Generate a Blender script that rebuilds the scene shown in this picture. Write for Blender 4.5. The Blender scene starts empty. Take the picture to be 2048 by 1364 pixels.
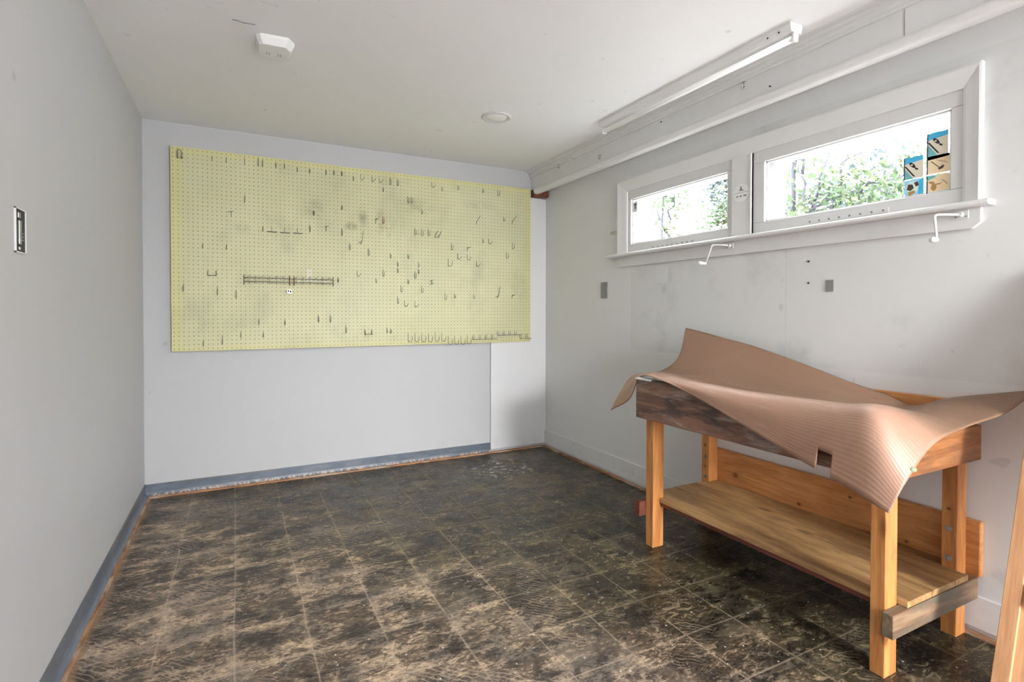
import bpy, bmesh, math, random
from mathutils import Vector, Matrix
C = bpy.context.scene.collection
sc = bpy.context.scene
W, H, YR = 2.733, 2.226, -6.2

# ---------------------------------------------------------------- camera
def make_camera():
    yaw, pitch, roll = 0.476, -0.0131, 0.0011
    F = Vector((math.sin(yaw)*math.cos(pitch), math.cos(yaw)*math.cos(pitch), math.sin(pitch)))
    ri = Vector((math.cos(yaw), -math.sin(yaw), 0)); up = ri.cross(F)
    R = math.cos(roll)*ri + math.sin(roll)*up
    U = -math.sin(roll)*ri + math.cos(roll)*up
    cd = bpy.data.cameras.new('camera'); co = bpy.data.objects.new('camera', cd); C.objects.link(co)
    m = Matrix((R, U, -F)).transposed().to_4x4(); m.translation = (.4886, -3.7688, 1.1006)
    co.matrix_world = m
    cd.sensor_fit = 'HORIZONTAL'; cd.sensor_width = 36; cd.lens = 1066.5403*36/2048
    cd.shift_y = -44.9355/2048
    cd.clip_start = .02; cd.clip_end = 200
    sc.camera = co
make_camera()

# ---------------------------------------------------------------- world, lights, exposure
SKY_UP, SKY_DOWN = 30.0, 18.0
REAR_POWER, TUBE = 420, .12
sc.view_settings.view_transform = 'Standard'; sc.view_settings.look = 'None'
sc.view_settings.gamma = 1; sc.view_settings.use_curve_mapping = False
sc.view_settings.exposure = 0.0
sc.cycles.use_denoising = True
sc.cycles.max_bounces = 12; sc.cycles.diffuse_bounces = 8
sc.cycles.transparent_max_bounces = 8; sc.cycles.sample_clamp_indirect = 8
w = bpy.data.worlds.new('sky'); sc.world = w; w.use_nodes = True
nt = w.node_tree; nt.nodes.clear()
out = nt.nodes.new('ShaderNodeOutputWorld'); bg = nt.nodes.new('ShaderNodeBackground')
tc = nt.nodes.new('ShaderNodeTexCoord'); sp = nt.nodes.new('ShaderNodeSeparateXYZ')
mr = nt.nodes.new('ShaderNodeMapRange'); mr.inputs[1].default_value = -.1; mr.inputs[2].default_value = .35
mr.inputs[3].default_value = SKY_DOWN; mr.inputs[4].default_value = SKY_UP
nt.links.new(tc.outputs['Generated'], sp.inputs[0]); nt.links.new(sp.outputs[2], mr.inputs[0])
nt.links.new(mr.outputs[0], bg.inputs[1]); bg.inputs[0].default_value = (.96, .98, 1, 1)
nt.links.new(bg.outputs[0], out.inputs[0])

def area(name, loc, target, sx, sy, power, col=(1, 1, 1), portal=False):
    l = bpy.data.lights.new(name, 'AREA'); l.shape = 'RECTANGLE'; l.size = sx; l.size_y = sy; l.energy = power; l.color = col
    o = bpy.data.objects.new(name, l); C.objects.link(o); o.location = loc
    o.rotation_euler = (Vector(target)-Vector(loc)).to_track_quat('-Z', 'Y').to_euler()
    if portal: l.cycles.is_portal = True
    return o
area('portal_window_small', (W+.13, -1.456, 1.676), (0, -1.456, 1.676), .75, .29, 1, portal=True)
area('portal_window_wide', (W+.13, -2.422, 1.676), (0, -2.422, 1.676), .75, .29, 1, portal=True)
# fill lamp added outside a made-up doorway behind the camera
area('rear_fill_light', (1.5, YR-3, 2.62), (1.3, 0, .9), 1.0, .8, REAR_POWER, (1, .99, .98))

# ---------------------------------------------------------------- helpers
def T(o, label=None, cat=None, group=None, kind=None):
    if label: o['label'] = label
    if cat: o['category'] = cat
    if group: o['group'] = group
    if kind: o['kind'] = kind
    return o
def mesh_obj(name, bm, mats, parent=None, smooth=False, loc=None, bevel=0):
    me = bpy.data.meshes.new(name)
    bmesh.ops.recalc_face_normals(bm, faces=bm.faces[:])
    bm.to_mesh(me); bm.free()
    if not isinstance(mats, (list, tuple)): mats = [mats]
    for m in mats: me.materials.append(m)
    if smooth:
        for p in me.polygons: p.use_smooth = True
    o = bpy.data.objects.new(name, me); C.objects.link(o)
    if parent: o.parent = parent
    if loc: o.location = loc
    if bevel:
        b = o.modifiers.new('bevel', 'BEVEL'); b.width = bevel; b.segments = 2; b.limit_method = 'ANGLE'; b.harden_normals = False
    return o
def empty(name, loc, rz=0):
    o = bpy.data.objects.new(name, None); C.objects.link(o); o.location = loc; o.rotation_euler = (0, 0, rz)
    o.empty_display_size = .05; return o
def bx(bm, x0, y0, z0, x1, y1, z1, mi=0):
    vs = [bm.verts.new((x, y, z)) for x in (x0, x1) for y in (y0, y1) for z in (z0, z1)]
    for f in ((0, 1, 3, 2), (4, 6, 7, 5), (0, 4, 5, 1), (2, 3, 7, 6), (0, 2, 6, 4), (1, 5, 7, 3)):
        fa = bm.faces.new([vs[i] for i in f]); fa.material_index = mi
def box_obj(name, a, b, mat, parent=None, bevel=0):
    bm = bmesh.new(); bx(bm, *a, *b); return mesh_obj(name, bm, mat, parent, bevel=bevel)
def tube(bm, pts, r, n=8, cap=True, mi=0):
    pts = [Vector(p) for p in pts]; rs = r if isinstance(r, (list, tuple)) else [r]*len(pts)
    rings = []; ref = None
    for i, p in enumerate(pts):
        d = (pts[min(i+1, len(pts)-1)]-pts[max(i-1, 0)]).normalized()
        if ref is None:
            ref = d.orthogonal().normalized()
        else:
            ref = (ref - d*ref.dot(d)); ref = ref.normalized() if ref.length > 1e-6 else d.orthogonal().normalized()
        s = d.cross(ref)
        rings.append([bm.verts.new(p+(ref*math.cos(2*math.pi*k/n)+s*math.sin(2*math.pi*k/n))*rs[i]) for k in range(n)])
    for a, b in zip(rings, rings[1:]):
        for k in range(n):
            f = bm.faces.new((a[k], a[(k+1) % n], b[(k+1) % n], b[k])); f.material_index = mi
    if cap:
        bm.faces.new(rings[0][::-1]).material_index = mi; bm.faces.new(rings[-1]).material_index = mi
def prism(bm, poly, lo, hi, f, mi=0):
    """poly of 2D points, f(u,v,w)->xyz, extruded w from lo to hi"""
    a = [bm.verts.new(f(u, v, lo)) for u, v in poly]; b = [bm.verts.new(f(u, v, hi)) for u, v in poly]
    n = len(poly)
    bm.faces.new(a[::-1]).material_index = mi; bm.faces.new(b).material_index = mi
    for i in range(n): bm.faces.new((a[i], a[(i+1) % n], b[(i+1) % n], b[i])).material_index = mi
def rnd_bend(pts, r=.004, seg=3):
    """round the corners of a polyline"""
    pts = [Vector(p) for p in pts]; o = [pts[0]]
    for i in range(1, len(pts)-1):
        a, b, c = pts[i-1], pts[i], pts[i+1]
        u = (a-b); v = (c-b); rr = min(r, u.length*.45, v.length*.45)
        p, q = b+u.normalized()*rr, b+v.normalized()*rr
        for k in range(seg+1):
            t = k/seg; o.append(p*(1-t)**2 + b*2*t*(1-t) + q*t*t)
    o.append(pts[-1]); return o

# ---------------------------------------------------------------- node helpers
class N:
    def __init__(s, name):
        s.m = bpy.data.materials.new(name); s.m.use_nodes = True; s.nt = s.m.node_tree; s.nt.nodes.clear()
        s.out = s.nt.nodes.new('ShaderNodeOutputMaterial'); s.b = s.nt.nodes.new('ShaderNodeBsdfPrincipled')
        s.nt.links.new(s.b.outputs[0], s.out.inputs[0])
        s.tc = s.nt.nodes.new('ShaderNodeTexCoord'); s.P = s.tc.outputs['Object']
    def n(s, t, **k):
        nd = s.nt.nodes.new(t)
        for a, v in k.items(): setattr(nd, a, v)
        return nd
    def setin(s, nd, i, v):
        if v is None: return
        if isinstance(v, bpy.types.NodeSocket): s.nt.links.new(v, nd.inputs[i])
        else: nd.inputs[i].default_value = v
    def math(s, op, a, b=None, c=None, clamp=False):
        nd = s.n('ShaderNodeMath', operation=op, use_clamp=clamp); s.setin(nd, 0, a); s.setin(nd, 1, b); s.setin(nd, 2, c); return nd.outputs[0]
    def xyz(s, v=None):
        nd = s.n('ShaderNodeSeparateXYZ'); s.setin(nd, 0, v or s.P); return nd.outputs
    def comb(s, x, y, z):
        nd = s.n('ShaderNodeCombineXYZ'); s.setin(nd, 0, x); s.setin(nd, 1, y); s.setin(nd, 2, z); return nd.outputs[0]
    def map(s, sc_=(1, 1, 1), loc=(0, 0, 0), rot=(0, 0, 0), v=None):
        nd = s.n('ShaderNodeMapping'); s.setin(nd, 0, v or s.P); nd.inputs['Scale'].default_value = sc_
        nd.inputs['Location'].default_value = loc; nd.inputs['Rotation'].default_value = rot; return nd.outputs[0]
    def noise(s, scale=5, detail=4, rough=.5, v=None, dist=0):
        nd = s.n('ShaderNodeTexNoise'); s.setin(nd, 'Vector', v or s.P); nd.inputs['Scale'].default_value = scale
        nd.inputs['Detail'].default_value = detail; nd.inputs['Roughness'].default_value = rough; nd.inputs['Distortion'].default_value = dist
        return nd.outputs['Fac']
    def voro(s, scale=5, v=None, rand=1):
        nd = s.n('ShaderNodeTexVoronoi'); s.setin(nd, 'Vector', v or s.P); nd.inputs['Scale'].default_value = scale; nd.inputs['Randomness'].default_value = rand
        return nd.outputs
    def ramp(s, f, stops, interp='LINEAR'):
        nd = s.n('ShaderNodeValToRGB'); s.setin(nd, 0, f); cr = nd.color_ramp; cr.interpolation = interp
        while len(cr.elements) < len(stops): cr.elements.new(.5)
        for e, (p, c) in zip(cr.elements, stops):
            e.position = p; e.color = c if len(c) == 4 else (*c, 1)
        return nd.outputs[0]
    def ss(s, f, a, b):
        nd = s.n('ShaderNodeMapRange', interpolation_type='SMOOTHSTEP'); s.setin(nd, 0, f); s.setin(nd, 1, a); s.setin(nd, 2, b); return nd.outputs[0]
    def mix(s, f, a, b, mode='MIX'):
        nd = s.n('ShaderNodeMix', data_type='RGBA', blend_type=mode, clamp_factor=True)
        s.setin(nd, 0, f)
        for i, v in ((6, a), (7, b)):
            if isinstance(v, tuple) and len(v) == 3: v = (*v, 1)
            s.setin(nd, i, v)
        return nd.outputs[2]
    def band(s, v, lo, hi, soft=.004):
        return s.math('MULTIPLY', s.ss(v, lo-soft, lo+soft), s.math('SUBTRACT', 1, s.ss(v, hi-soft, hi+soft)))
    def blob(s, v1, v2, c1, c2, r1, r2, soft=.5):
        a = s.math('DIVIDE', s.math('SUBTRACT', v1, c1), r1); b = s.math('DIVIDE', s.math('SUBTRACT', v2, c2), r2)
        d = s.math('SQRT', s.math('ADD', s.math('MULTIPLY', a, a), s.math('MULTIPLY', b, b)))
        return s.math('SUBTRACT', 1, s.ss(d, 1-soft, 1.0))
    def bump(s, h, st=.3, dist=.01):
        nd = s.n('ShaderNodeBump'); nd.inputs['Strength'].default_value = st; nd.inputs['Distance'].default_value = dist
        s.setin(nd, 'Height', h); s.nt.links.new(nd.outputs[0], s.b.inputs['Normal'])
    def fin(s, col, rough=.5, metal=0, spec=None):
        if isinstance(col, tuple) and len(col) == 3: col = (*col, 1)
        s.setin(s.b, 'Base Color', col); s.setin(s.b, 'Roughness', rough); s.setin(s.b, 'Metallic', metal)
        if spec is not None: s.b.inputs['Specular IOR Level'].default_value = spec
        return s.m
def plain(name, col, rough=.5, metal=0, var=.06, scale=30):
    s = N(name); f = s.noise(scale, 3)
    c = s.mix(f, tuple(x*(1-var) for x in col), tuple(min(1, x*(1+var)) for x in col))
    s.bump(f, .06, .002)
    return s.fin(c, rough, metal)
def wood(name, light, dark, axis='y', scale=1.0, rough=.5, knots=True, worn=0, worncol=(.1, .06, .035), spots=()):
    s = N(name)
    st = {'x': (1.6, 16, 16), 'y': (16, 1.6, 16), 'z': (16, 16, 1.6)}[axis]
    v = s.map(tuple(a*scale for a in st))
    g = s.noise(1.6, 6, .62, v, .8)
    fine = s.noise(7, 3, .6, v)
    f = s.math('ADD', s.math('MULTIPLY', g, .75), s.math('MULTIPLY', fine, .25))
    c = s.mix(s.ss(f, .36, .64), dark, light)
    if knots:
        k = s.voro(2.3, s.map({'x': (1, 2.2, 2.2), 'y': (2.2, 1, 2.2), 'z': (2.2, 2.2, 1)}[axis]))
        c = s.mix(s.math('MULTIPLY', s.math('SUBTRACT', 1, s.ss(k['Distance'], .06, .13)), .8), c, tuple(x*.35 for x in dark))
    if spots:
        kx = s.xyz()
        for cy, cz, r in spots:
            c = s.mix(s.math('MULTIPLY', s.blob(kx[1], kx[2], cy, cz, r*2.2, r*1.5, .8), .45), c, tuple(v*.8 for v in dark))
            c = s.mix(s.math('MULTIPLY', s.blob(kx[1], kx[2], cy, cz, r, r*.85, .5), .85), c, (.12, .04, .015))
    big = s.noise(3.2, 3)
    c = s.mix(s.math('MULTIPLY', s.ss(big, .45, .7), .35), c, tuple(x*.7 for x in dark))
    if worn:
        wv = s.noise(5, 5, .65, s.map({'x': (.6, 2, 2), 'y': (2, .6, 2), 'z': (2, 2, .6)}[axis], (3, 1, 2)))
        c = s.mix(s.math('MULTIPLY', s.ss(wv, .48, .6), worn), c, worncol)
    s.bump(f, .25, .002)
    return s.fin(c, rough)

# ---------------------------------------------------------------- materials
def m_wall(name, base, patch=None, right=False):
    s = N(name); x, y, z = s.xyz()
    c = base
    n1 = s.noise(1.3, 4, .6); n2 = s.noise(9, 5, .6); n3 = s.noise(60, 2)
    c = s.mix(s.math('MULTIPLY', s.ss(n1, .4, .7), .10), c, tuple(v*.8 for v in base))
    # little scuffs and pinholes
    sc1 = s.math('MULTIPLY', s.ss(s.noise(14, 3, .5), .70, .76), .35)
    c = s.mix(sc1, c, tuple(v*.55 for v in base))
    pin = s.math('SUBTRACT', 1, s.ss(s.voro(2.6)['Distance'], .008, .018))
    c = s.mix(s.math('MULTIPLY', pin, .7), c, (.12, .12, .12))
    if right:
        # older panel with a warmer, dirtier paint beneath the windows, with its two seams
        m1 = s.math('MULTIPLY', s.band(y, -9, -1.078), s.band(z, .86, 1.99))
        c = s.mix(s.math('MULTIPLY', m1, .55), c, tuple(v*k for v, k in zip(base, (.90, .905, .885))))
        grime = s.math('MULTIPLY', m1, s.math('MULTIPLY', s.ss(s.noise(2.6, 5, .65), .52, .72), .4))
        c = s.mix(grime, c, tuple(v*.62 for v in base))
        seam = s.math('MULTIPLY', s.band(y, -2.167, -2.161, .002), s.band(z, .7, 1.4))
        c = s.mix(s.math('MULTIPLY', seam, .3), c, tuple(v*.7 for v in base))
        for (cy, cz, ry, rz, k) in ((-1.385, 1.235, .05, .045, .75), (-1.42, 1.31, .035, .09, .4), (-1.2, 1.34, .10, .07, .3), (-2.25, .93, .07, .07, .45),
                                    (-2.14, 1.12, .02, .03, .5), (-2.70, .88, .05, .025, .35), (-2.83, .17, .12, .06, .5), (-2.96, .22, .1, .04, .45), (-1.12, .08, .02, .05, .4)):
            bl = s.math('MULTIPLY', s.blob(y, z, cy, cz, ry, rz, .95), s.math('MULTIPLY', s.ss(n2, .35, .7), k*.6))
            c = s.mix(bl, c, (.10, .10, .10))
        # rectangle left bare where something was fixed
        sq = s.math('MULTIPLY', s.band(y, -1.41, -1.31, .002), s.band(z, 1.275, 1.38, .002))
        c = s.mix(s.math('MULTIPLY', sq, .6), c, base)
    # grime near the floor
    c = s.mix(s.math('MULTIPLY', s.math('SUBTRACT', 1, s.ss(z, .0, .16)), s.math('MULTIPLY', s.ss(n2, .45, .65), .25)), c, tuple(v*.55 for v in base))
    s.bump(s.math('ADD', s.math('MULTIPLY', n1, 1.0), s.math('MULTIPLY', n3, .12)), .12, .01)
    return s.fin(c, .55, spec=.3)
M = {}
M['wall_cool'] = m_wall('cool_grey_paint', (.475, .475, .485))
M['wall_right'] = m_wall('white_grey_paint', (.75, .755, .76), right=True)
M['wall_patch'] = m_wall('pale_patch_paint', (.68, .68, .69))
M['ceiling'] = m_wall('ceiling_paint', (.88, .88, .885))
M['trim'] = plain('glossy_white_trim', (.78, .78, .78), .28, var=.03, scale=12)
M['trim_plain'] = plain('grey_white_trim', (.70, .70, .70), .4, var=.05, scale=9)
M['white_metal'] = plain('white_enamel', (.82, .82, .82), .25, var=.02)
M['grey_plate'] = plain('grey_plate', (.22, .22, .22), .5, var=.3)
M['dark'] = plain('dark_cavity', (.02, .02, .02), .6)
M['steel'] = plain('dull_steel', (.20, .20, .19), .42, .8)
M['steel_bright'] = plain('bright_steel', (.42, .42, .42), .35, .9)
M['rubber'] = plain('brown_rubber', (.16, .05, .03), .6)
M['knob'] = plain('ivory_knob', (.80, .79, .76), .3)
M['redwood'] = wood('red_brown_wood', (.20, .055, .03), (.09, .025, .015), 'y', 2)
M['pine'] = wood('amber_pine', (.62, .28, .09), (.40, .145, .04), 'z', 1, .42)
M['pine_y'] = wood('amber_pine_board', (.66, .32, .12), (.44, .17, .05), 'y', 1, .42)
M['pine_back'] = wood('amber_back_board', (.66, .32, .12), (.44, .17, .05), 'y', 1, .42, spots=((.424, .282, .020), (.084, .246, .012), (-.344, .244, .009), (.338, .19, .008), (-.137, .345, .009)))
M['pine_leg'] = wood('knotty_leg', (.62, .28, .09), (.40, .145, .04), 'z', 1, .42, spots=((.562, .41, .010), (.562, .30, .009), (-.503, .43, .008)))
M['pine_x'] = wood('brown_pine_board', (.40, .17, .06), (.20, .07, .022), 'x', 1, .45, worn=.35)
M['shelf'] = wood('shelf_board', (.52, .33, .145), (.30, .165, .065), 'y', .8, .5, worn=.45, worncol=(.13, .065, .03))
M['grey_wood'] = wood('worn_grey_brown_wood', (.30, .20, .12), (.13, .07, .04), 'x', 1, .55, worn=.7, worncol=(.12, .12, .09))
M['door_wood'] = wood('pale_pine_door', (.72, .42, .22), (.50, .26, .12), 'z', .9, .45)
M['raw_edge'] = wood('raw_edge_strip', (.50, .25, .12), (.16, .07, .03), 'y', 2, .7, knots=False, worn=.6, worncol=(.55, .45, .36))
M['raw_edge_x'] = wood('raw_edge_strip_cross', (.50, .25, .12), (.16, .07, .03), 'x', 2, .7, knots=False, worn=.6, worncol=(.55, .45, .36))

def m_apron():
    s = N('paint_stained_dark_board'); x, y, z = s.xyz()
    v = s.map((16, 1.7, 16)); g = s.noise(1.6, 6, .62, v, 1.2)
    c = s.mix(s.ss(g, .38, .62), (.12, .06, .042), (.25, .13, .085))
    st = s.noise(3.2, 5, .62, s.map((1, 1.3, 5), (2, 0, 0)), .5)
    mid = s.band(z, .64, .755, .03)
    c = s.mix(s.math('MULTIPLY', s.math('MULTIPLY', s.ss(st, .45, .60), mid), .8), c, (.03, .026, .026))
    st2 = s.noise(4, 6, .65, s.map((1, 1.2, 5.5), (0, 3.1, .4)), .5)
    lf = s.math('SUBTRACT', 1, s.ss(s.math('MULTIPLY', y, -1), 2.15, 2.35))
    c = s.mix(s.math('MULTIPLY', s.math('MULTIPLY', s.ss(st2, .52, .70), lf), .55), c, (.42, .38, .35))
    gr = s.noise(6, 5, .6, s.map((1, 1.5, 7), (0, 1, 0)))
    c = s.mix(s.math('MULTIPLY', s.math('MULTIPLY', s.ss(gr, .5, .62), s.ss(s.math('MULTIPLY', y, -1), 2.2, 2.5)), .7), c, (.27, .20, .14))
    red = s.blob(y, z, -2.33, .635, .02, .022, .7)
    c = s.mix(s.math('MULTIPLY', red, s.ss(s.noise(80, 2), .4, .6)), c, (.45, .02, .02))
    kn = s.blob(y, z, -1.965, .715, .017, .017, .35)
    c = s.mix(kn, c, (.24, .085, .03)); kn = s.blob(y, z, -1.965, .715, .007, .007, .4); c = s.mix(kn, c, (.05, .02, .01))
    s.bump(g, .3, .003)
    return s.fin(c, .45)
M['apron'] = m_apron()

def m_mat():
    s = N('ribbed_tan_mat'); uvn = s.n('ShaderNodeUVMap'); uvn.uv_map = 'UVMap'; u, v, _ = s.xyz(uvn.outputs[0])
    uv = uvn.outputs[0]
    n1 = s.noise(3, 4, .6, uv); n2 = s.noise(14, 4, .6, s.map((.6, 3, 1), v=uv))
    c = s.mix(s.ss(n1, .35, .7), (.42, .25, .18), (.33, .19, .13))
    # rubbed pale streaks along the ribs
    streak = s.math('MULTIPLY', s.ss(n2, .56, .72), s.ss(s.noise(2.1, 3, .5, uv), .45, .6))
    c = s.mix(s.math('MULTIPLY', streak, .35), c, (.62, .50, .42))
    # painted shade: darker and browner behind the fold, where less light falls
    c = s.mix(s.math('MULTIPLY', s.ss(v, .29, .40), .8), c, (.185, .108, .062))
    rib = s.math('SINE', s.math('MULTIPLY', v, 2*math.pi/.0125))
    c = s.mix(s.math('MULTIPLY', s.ss(rib, .2, 1), .07), c, (.20, .11, .075))
    spots = s.math('SUBTRACT', 1, s.ss(s.voro(60, uv)['Distance'], .05, .09))
    c = s.mix(s.math('MULTIPLY', spots, .18), c, (.16, .09, .07))
    for (cu, cv, ru, rv) in ((.62, .93, .03, .03), (.66, .90, .02, .02), (.30, .88, .012, .02)):
        c = s.mix(s.math('MULTIPLY', s.blob(u, v, cu*1.4, cv*.75, ru, rv*.75, .9), s.math('MULTIPLY', s.ss(s.noise(60, 3, .5, uv), .45, .6), .8)), c, (.40, .04, .03))
    s.bump(rib, .22, .0008)
    return s.fin(c, s.mix(s.ss(n2, .4, .7), (.46, .46, .46), (.34, .34, .34)), spec=.5)
M['mat'] = m_mat()

def m_peg():
    s = N('yellow_perforated_hardboard'); x, y, z = s.xyz()     # object origin at the board's lower left corner
    p = 1/.0254
    fx = s.math('SUBTRACT', s.math('FRACT', s.math('MULTIPLY', x, p)), .5); fz = s.math('SUBTRACT', s.math('FRACT', s.math('MULTIPLY', z, p)), .5)
    d = s.math('SQRT', s.math('ADD', s.math('MULTIPLY', fx, fx), s.math('MULTIPLY', fz, fz)))
    hole = s.math('SUBTRACT', 1, s.ss(d, .095, .125))
    inner = s.math('MULTIPLY', s.band(x, .002, 2.436, .0005), s.band(z, .002, 1.217, .0005)); hole = s.math('MULTIPLY', hole, inner)
    base = (.56, .53, .20)
    n = s.noise(1.6, 4, .6); c = s.mix(s.ss(n, .3, .7), (.52, .505, .30), (.585, .565, .345))
    # grime: greyish smears and a few rusty ones
    g = s.noise(3.3, 5, .6, s.map((1, 1, .7), (4, 0, 1)))
    c = s.mix(s.math('MULTIPLY', s.ss(g, .50, .72), .5), c, (.36, .35, .22))
    gg = s.noise(2.2, 3, .5, s.map((1, 1, .8), (9, 3, 1)))
    c = s.mix(s.math('MULTIPLY', s.ss(gg, .55, .7), .30), c, (.45, .52, .33))
    for (cx, cz, rx, rz, k) in ((1.12, .90, .045, .10, .55), (1.04, .82, .06, .04, .75), (1.00, .72, .03, .03, .2), (1.24, .86, .05, .12, .5), (1.30, .84, .035, .10, .6), (.38, .76, .07, .05, .3), (.80, .92, .12, .12, .35), (1.5, 1.0, .2, .08, .3), (2.0, 1.05, .2, .06, .25)):
        c = s.mix(s.math('MULTIPLY', s.blob(x, z, cx, cz, rx, rz, .9), s.math('MULTIPLY', s.ss(s.noise(16, 4, .6), .3, .65), k)), c, (.16, .15, .09))
    c = s.mix(s.math('MULTIPLY', s.blob(x, z, 1.26, .88, .03, .10, .9), .3), c, (.55, .25, .13))
    lab = s.math('MULTIPLY', s.band(x, .755, .787, .001), s.band(z, .36+.075, .36+.16, .001)); c = s.mix(s.math('MULTIPLY', lab, .7), c, (.66, .58, .52))
    edge = s.math('SUBTRACT', 1, s.math('MULTIPLY', s.band(x, .05, 2.40, .03), s.band(z, .02, 1.19, .02)))
    c = s.mix(s.math('MULTIPLY', edge, .5), c, (.60, .56, .21))
    c = s.mix(s.math('MULTIPLY', hole, .82), c, (.05, .045, .02))
    s.bump(s.math('SUBTRACT', 1, hole), .5, .002)
    return s.fin(c, .5, spec=.4)
M['peg'] = m_peg()

def m_floor():
    s = N('stripped_tile_floor'); x, y, z = s.xyz()
    # tile grid left in the old adhesive
    wob = s.math('MULTIPLY', s.math('SUBTRACT', s.noise(3.0, 2), .5), .012)
    tx = s.math('ABSOLUTE', s.math('SUBTRACT', s.math('FRACT', s.math('ADD', s.math('DIVIDE', s.math('ADD', x, wob), .2277), .5-.02/.2277+10)), .5))
    ty = s.math('ABSOLUTE', s.math('SUBTRACT', s.math('FRACT', s.math('ADD', s.math('DIVIDE', s.math('ADD', y, wob), .2435), .5+1.71/.2435+20)), .5))
    line = s.math('MINIMUM', s.math('MULTIPLY', tx, .2277), s.math('MULTIPLY', ty, .2435))
    # per tile tone
    ix = s.math('FLOOR', s.math('DIVIDE', s.math('SUBTRACT', x, .02), .2277)); iy = s.math('FLOOR', s.math('DIVIDE', s.math('ADD', y, 1.71), .2435))
    wn = s.n('ShaderNodeTexWhiteNoise', noise_dimensions='2D'); s.setin(wn, 0, s.comb(ix, iy, 0)); tile = wn.outputs['Value']
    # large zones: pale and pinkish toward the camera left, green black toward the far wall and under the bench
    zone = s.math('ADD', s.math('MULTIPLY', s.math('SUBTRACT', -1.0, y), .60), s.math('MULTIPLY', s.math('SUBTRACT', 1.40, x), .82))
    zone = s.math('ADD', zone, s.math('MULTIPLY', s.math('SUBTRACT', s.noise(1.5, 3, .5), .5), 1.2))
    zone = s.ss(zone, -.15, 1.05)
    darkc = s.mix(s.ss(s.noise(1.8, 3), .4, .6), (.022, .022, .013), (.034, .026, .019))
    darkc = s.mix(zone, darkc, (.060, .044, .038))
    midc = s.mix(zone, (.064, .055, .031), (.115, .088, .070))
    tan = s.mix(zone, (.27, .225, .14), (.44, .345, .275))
    # ragged smears of adhesive, drawn out across the room
    sm = s.noise(9, 10, .72, s.map((.8, 1.3, 1), rot=(0, 0, .25)), .7)
    sm2 = s.noise(38, 8, .75, s.map((.6, 1.5, 1), rot=(0, 0, .3)), 1.0)
    sm3 = s.noise(3.3, 4, .6, s.map((1, 1, 1), (3, 8, 0)))
    amt = s.math('ADD', s.math('ADD', s.math('MULTIPLY', sm, .50), s.math('MULTIPLY', sm2, .34)), s.math('MULTIPLY', sm3, .16))
    amt = s.math('ADD', amt, s.math('MULTIPLY', s.math('SUBTRACT', tile, .5), .05))
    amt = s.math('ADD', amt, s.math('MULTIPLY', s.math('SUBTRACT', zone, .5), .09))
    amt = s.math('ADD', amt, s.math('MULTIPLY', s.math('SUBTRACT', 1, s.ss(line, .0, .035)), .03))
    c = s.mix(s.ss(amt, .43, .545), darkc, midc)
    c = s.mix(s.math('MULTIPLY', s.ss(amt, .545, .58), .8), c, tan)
    fg = s.noise(70, 8, .8, s.map((.7, 1.3, 1), rot=(0, 0, .4)), .6); fm = s.ss(fg, .36, .66)
    c = s.mix(1.0, c, s.mix(fm, (.35, .35, .35), (1.45, 1.42, 1.38)), 'MULTIPLY')
    fh = s.noise(24, 6, .7, s.map((.7, 1.4, 1), (5, 5, 0), rot=(0, 0, .2)), 1.5); c = s.mix(s.math('MULTIPLY', s.ss(fh, .54, .60), .55), c, tan)
    mb = s.noise(6.5, 5, .6, s.map((.9, 1.2, 1), (2, 9, 0))); mb2 = s.noise(4.3, 4, .6, s.map((1, 1, 1), (8, 2, 4)))
    c = s.mix(1.0, c, s.mix(s.ss(mb, .38, .62), (.48, .50, .52), (1.35, 1.30, 1.15)), 'MULTIPLY')
    c = s.mix(s.math('MULTIPLY', s.ss(mb2, .54, .66), .30), c, s.mix(zone, (.20, .155, .07), (.30, .25, .20)))
    # comb marks of the trowel
    wv = s.n('ShaderNodeTexWave', wave_type='BANDS', bands_direction='DIAGONAL'); s.setin(wv, 'Vector', s.P)
    wv.inputs['Scale'].default_value = 26; wv.inputs['Distortion'].default_value = 7; wv.inputs['Detail'].default_value = 2; wv.inputs['Detail Scale'].default_value = .7
    comb = s.math('MULTIPLY', s.ss(wv.outputs['Fac'], .75, .95), s.ss(s.noise(3.1, 3, .5, s.map((1, 1, 1), (7, 7, 0))), .54, .62))
    c = s.mix(s.math('MULTIPLY', comb, .5), c, tan)
    # the joints
    lw = s.math('MULTIPLY', s.math('SUBTRACT', 1, s.ss(line, .0012, .0048)), s.ss(s.noise(9, 5, .7), .33, .55))
    c = s.mix(s.math('MULTIPLY', lw, .5), c, s.mix(zone, (.26, .22, .15), (.46, .36, .28)))
    # dark worn blots
    bl = s.ss(s.noise(2.7, 4, .6, s.map((1, 1, 1), (5, 1, 0))), .60, .72)
    c = s.mix(s.math('MULTIPLY', bl, .55), c, (.028, .026, .024))
    # white paint drips, thick near the far right corner
    sp1 = s.voro(34); spn = s.noise(2.3, 2)
    dr = s.math('MULTIPLY', s.math('SUBTRACT', 1, s.ss(sp1['Distance'], .09, .13)), s.ss(s.xyz(sp1['Color'])[0], .72, .76))
    c = s.mix(s.math('MULTIPLY', dr, .8), c, (.68, .67, .62))
    sp2 = s.voro(80); dr2 = s.math('MULTIPLY', s.math('SUBTRACT', 1, s.ss(sp2['Distance'], .12, .2)), s.ss(s.xyz(sp2['Color'])[1], .70, .76))
    c = s.mix(s.math('MULTIPLY', s.math('MULTIPLY', dr2, s.ss(spn, .42, .6)), .7), c, (.62, .60, .55))
    corner = s.blob(x, y, 2.12, -.42, .34, .32, .6)
    ch = s.math('MULTIPLY', s.ss(s.noise(16, 4, .6, s.map((1, 1.6, 1))), .585, .61), corner)
    c = s.mix(s.math('MULTIPLY', ch, .9), c, (.60, .58, .50))
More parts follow.
